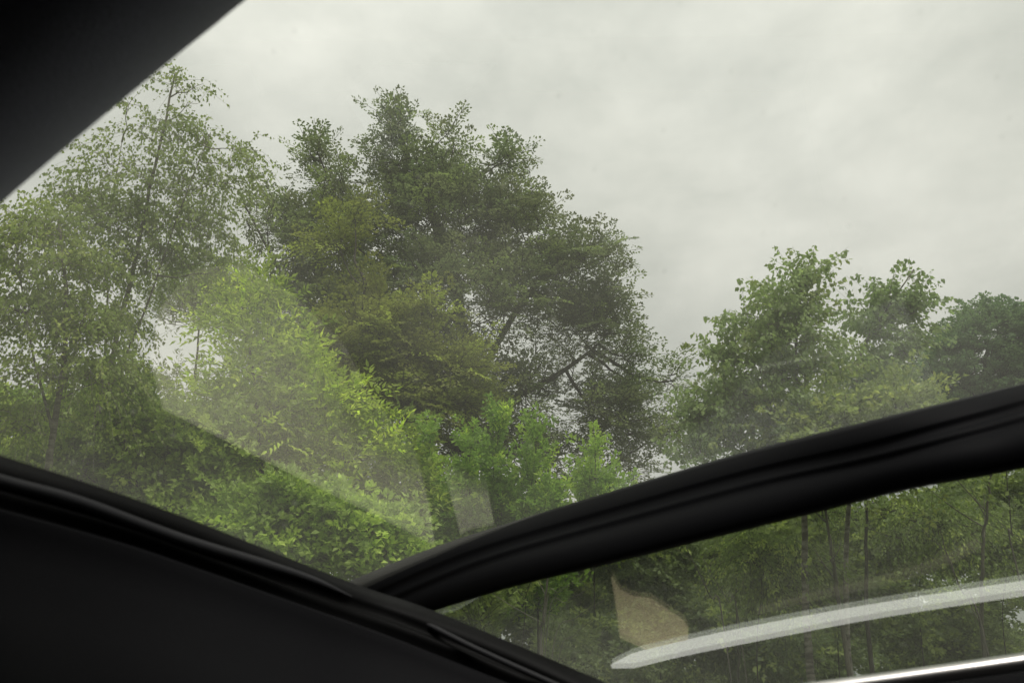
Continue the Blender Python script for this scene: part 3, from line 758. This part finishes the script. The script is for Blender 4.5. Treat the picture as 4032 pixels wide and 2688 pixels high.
# understorey seen through the small window and behind it
rngu = np.random.default_rng(77)
US = [
    (2050, 2260, 170, 120, 9.0, 'sallow', G_MID, 'small green willow bush in the narrow corner of the rear window', 70),
    (1900, 2480, 200, 140, 8.2, 'sallow', G_MID, 'low leafy bush right above the corner of the lower rail', 110),
    (2350, 2560, 260, 120, 10.5, 'broad', G_DARK, 'dark bramble-like thicket below the pale window reflection', 260),
    (2600, 2200, 300, 160, 11.5, 'broad', G_DARK, 'dark green hazel bush under the pillar left of centre of the rear window', 420),
    (2980, 2200, 230, 190, 8.4, 'birch', G_MID, 'leafy low birch boughs with pale leaves behind the rear window', 330),
    (3300, 2180, 260, 200, 9.5, 'broad', G_DARK, 'shadowy green elder bush behind the slim grey trunk', 380),
    (3620, 2050, 260, 160, 9.0, 'birch', G_MID, 'light green birch boughs hanging near the forked slim trunk', 330),
    (3950, 2100, 260, 220, 10.5, 'broad', G_DARK, 'dark maple bush at the right edge of the rear window', 380),
    (2750, 2520, 300, 150, 12.0, 'broad', G_DARK, 'dark undergrowth bush under the bright curved reflection, leftmost', 380),
    (3200, 2500, 320, 160, 11.0, 'broad', G_DARK, 'dark undergrowth bush above the chrome strip, middle', 420),
    (3750, 2470, 330, 170, 12.0, 'broad', G_DARK, 'dark undergrowth bush with sky gaps above the chrome strip, right', 380),
    (2150, 2420, 260, 170, 13.0, 'dense', G_DARK, 'deep dark thicket behind the bramble stems left of the pale reflection', 380),
    (2600, 2330, 300, 260, 14.0, 'dense', G_DARK, 'deep dark thicket right behind the pale beige reflection', 600),
    (3100, 2210, 330, 280, 14.0, 'dense', G_DARK, 'deep dark thicket behind the slim grey trunk of the rear window', 640),
    (3850, 2160, 330, 280, 15.0, 'dense', G_DARK, 'deep dark thicket behind the forked slim trunk', 600),
    (3270, 2420, 170, 130, 15.5, 'dense', G_DARK, 'dark bush seen through the middle of the bright curved reflection', 260),
    (2450, 2690, 330, 120, 16.0, 'dense', G_DARK, 'low dark thicket far behind the left end of the bright curved reflection', 420),
    (3050, 2680, 360, 130, 17.0, 'dense', G_DARK, 'low dark thicket far behind the left end of the chrome strip', 450),
    (3800, 2650, 400, 120, 18.0, 'dense', G_DARK, 'low dark thicket far behind the right end of the chrome strip', 450),
    (2200, 2150, 300, 150, 13.0, 'dense', G_DARK, 'dark bush hidden behind the sallow row', 300),
    (1700, 2150, 330, 190, 13.0, 'dense', G_DARK, 'dark bush behind the foot of the bright ash', 320),
    (300, 1800, 460, 220, 12.5, 'dense', G_DARK, 'dark thicket behind the spreading maple on the left', 420),
    (850, 2000, 350, 240, 12.0, 'dense', G_DARK, 'dark thicket behind the fresh green hazel', 380),
]
for k, (x, y, rx, ry, d_, kd, cc, lab, n_) in enumerate(US):
    j = rngu.normal(size=(6, 2)) * [rx * .45, ry * .35]
    bl = [(x + j[q, 0], y + j[q, 1], rx * .6, ry * .62, rngu.normal() * .4) for q in range(6)]
    plant({'birch': 'low_birch', 'sallow': 'sallow_shrub'}.get(kd, 'bush'), lab, 'shrub', kd, blobs_at(bl, d_, 0.5),
          [(x, y + 380, d_), (x + 20, y + 100, d_), (x - 10, y - ry * .6, d_)], n_, cc, 100 + k, gap=-0.62, gapscale=1.7, trunk_r=0.010,
          holes=[(3700, 2500, 35, 40), (3650, 2440, 25, 18), (3530, 2600, 20, 14), (2480, 2640, 18, 15)] if y > 2100 or k in (4, 5, 6) else ())

# slim bare trunks in the rear window
def slim(lab, pts, r, d_, seed, twigs=6, bark=BARK_GREY, name='sapling'):
    rng = np.random.default_rng(seed); r *= 0.78
    P = np.array([W(x, y, d_) for x, y in pts])
    foot = P[0].copy(); foot[:2] += (P[0] - P[1])[:2] * 0.4; foot[2] = -0.05
    P = np.vstack([foot, P])
    q = spline(P, 30); q[2:-1] += rng.normal(size=q[2:-1].shape) * r * 0.25
    root = empty(name, (foot[0], foot[1], 0), lab, 'tree')
    V, Fc = polytube(q, r * (1 - .6 * np.linspace(0, 1, 30)), 8)
    link_mesh('trunk', np_mesh('trunk', V, Fc), bark, root, True)
    for k in range(twigs):
        a = q[rng.integers(9, 29)]
        dv = np.array([rng.normal() * .5, rng.normal() * .3, .5 + .5 * rng.random()]) * (0.3 + 0.5 * rng.random())
        b = spline([a, a + dv * .5 + [0, 0, -.03], a + dv], 6)
        V, Fc = polytube(b, r * .3 * (1 - .7 * np.linspace(0, 1, 6)), 5)
        link_mesh('branch', np_mesh('branch', V, Fc), bark, root, True)
    return root


slim('slim pale trunk standing left of the pale window reflection', [(2130, 2560), (2140, 2430), (2155, 2280), (2170, 2100)], 0.022, 7.4, 1)
slim('slim grey trunk in the middle of the rear window', [(3310, 2420), (3290, 2270), (3268, 2130), (3240, 1900)], 0.034, 7.6, 2)
slim('tallest slim grey trunk with a fork near the right edge of the rear window', [(3880, 2620), (3870, 2300), (3878, 2080), (3905, 1850)], 0.030, 7.0, 3)
slim('thin pole-like stem leaning left against the forked trunk', [(3850, 2420), (3790, 2330), (3740, 2210), (3700, 2080)], 0.013, 6.8, 4, 3)
slim('thin pale stem leaning left, first of two by the dark undergrowth', [(2845, 2430), (2800, 2350), (2750, 2250), (2700, 2150)], 0.010, 7.2, 5, 2)
slim('thin pale stem leaning left, second of two and farther right', [(2905, 2420), (2870, 2370), (2820, 2290), (2770, 2200)], 0.007, 7.2, 6, 2)
slim('short grey trunk at the bottom of the rear window near the chrome strip', [(2910, 2688), (2910, 2600), (2900, 2400), (2900, 2200)], 0.024, 9.0, 7, 4)
slim('thin trunk beside the fork reaching up behind the pillar', [(3990, 2180), (3985, 2100), (3970, 1950), (3960, 1800)], 0.012, 7.3, 8, 3)

# bramble arcs
root = empty('bramble', tuple(np.append(W(2200, 2600, 7.5)[:2], 0)), 'bare arching bramble stems in the dark gap beside the slim pale trunk', 'bramble')
for a, b, c in (((2180, 2540), (2270, 2430), (2400, 2350)), ((2160, 2430), (2230, 2370), (2330, 2310)), ((2200, 2600), (2260, 2500), (2330, 2440)), ((2150, 2400), (2200, 2330), (2260, 2290))):
    p0 = W(*a, 7.5); g = p0.copy(); g[2] = 0; g[0] -= .15
    V, Fc = polytube(spline([g, p0, W(*b, 7.5), W(*c, 7.4)], 24), 0.0045 * (1 - .5 * np.linspace(0, 1, 24)), 5)
    link_mesh('stem', np_mesh('stem', V, Fc), BARK_GREY, root, True)

# tall grass tufts
def tuft(px, d_, n_, h, seed, lab):
    rng = np.random.default_rng(seed)
    c = W(px, 2600, d_)
    P0 = np.stack([c[0] + rng.normal(size=n_) * .12, c[1] + rng.normal(size=n_) * .12, np.zeros(n_)], 1)
    a = rng.random(n_) * 6.28; hh = h * (.6 + .5 * rng.random(n_)); sp_ = .10 + .25 * rng.random(n_)
    S = np.stack([-np.sin(a), np.cos(a), 0 * a], 1); O = np.stack([np.cos(a), np.sin(a), 0 * a], 1)
    V = []
    for t, wd in ((0, 1), (.4, .9), (.75, .6), (1, .08)):
        ctr = P0 + O * (sp_ * t ** 2)[:, None] * h + np.array([0, 0, 1]) * (hh * (t - .12 * t ** 3))[:, None]
        V += [ctr - S * .005 * wd, ctr + S * .005 * wd]
    V = np.stack(V, 1).reshape(-1, 3)
    f = np.array([[0, 1, 3, 2], [2, 3, 5, 4], [4, 5, 7, 6]])
    Fc = (f[None] + (np.arange(n_) * 8)[:, None, None]).reshape(-1, 4)
    col = np.repeat(np.array([[.12, .13, .05]]) * (.6 + .7 * rng.random((n_, 1))), 8, 0)
    o = link_mesh('tall_grass', np_mesh('grass', V, Fc, col), LEAF)
    tag(o, lab, 'grass', kind='stuff')


tuft(2220, 7.2, 260, 1.55, 3, 'tuft of tall straw-coloured grass above the lower rail')
#@@END
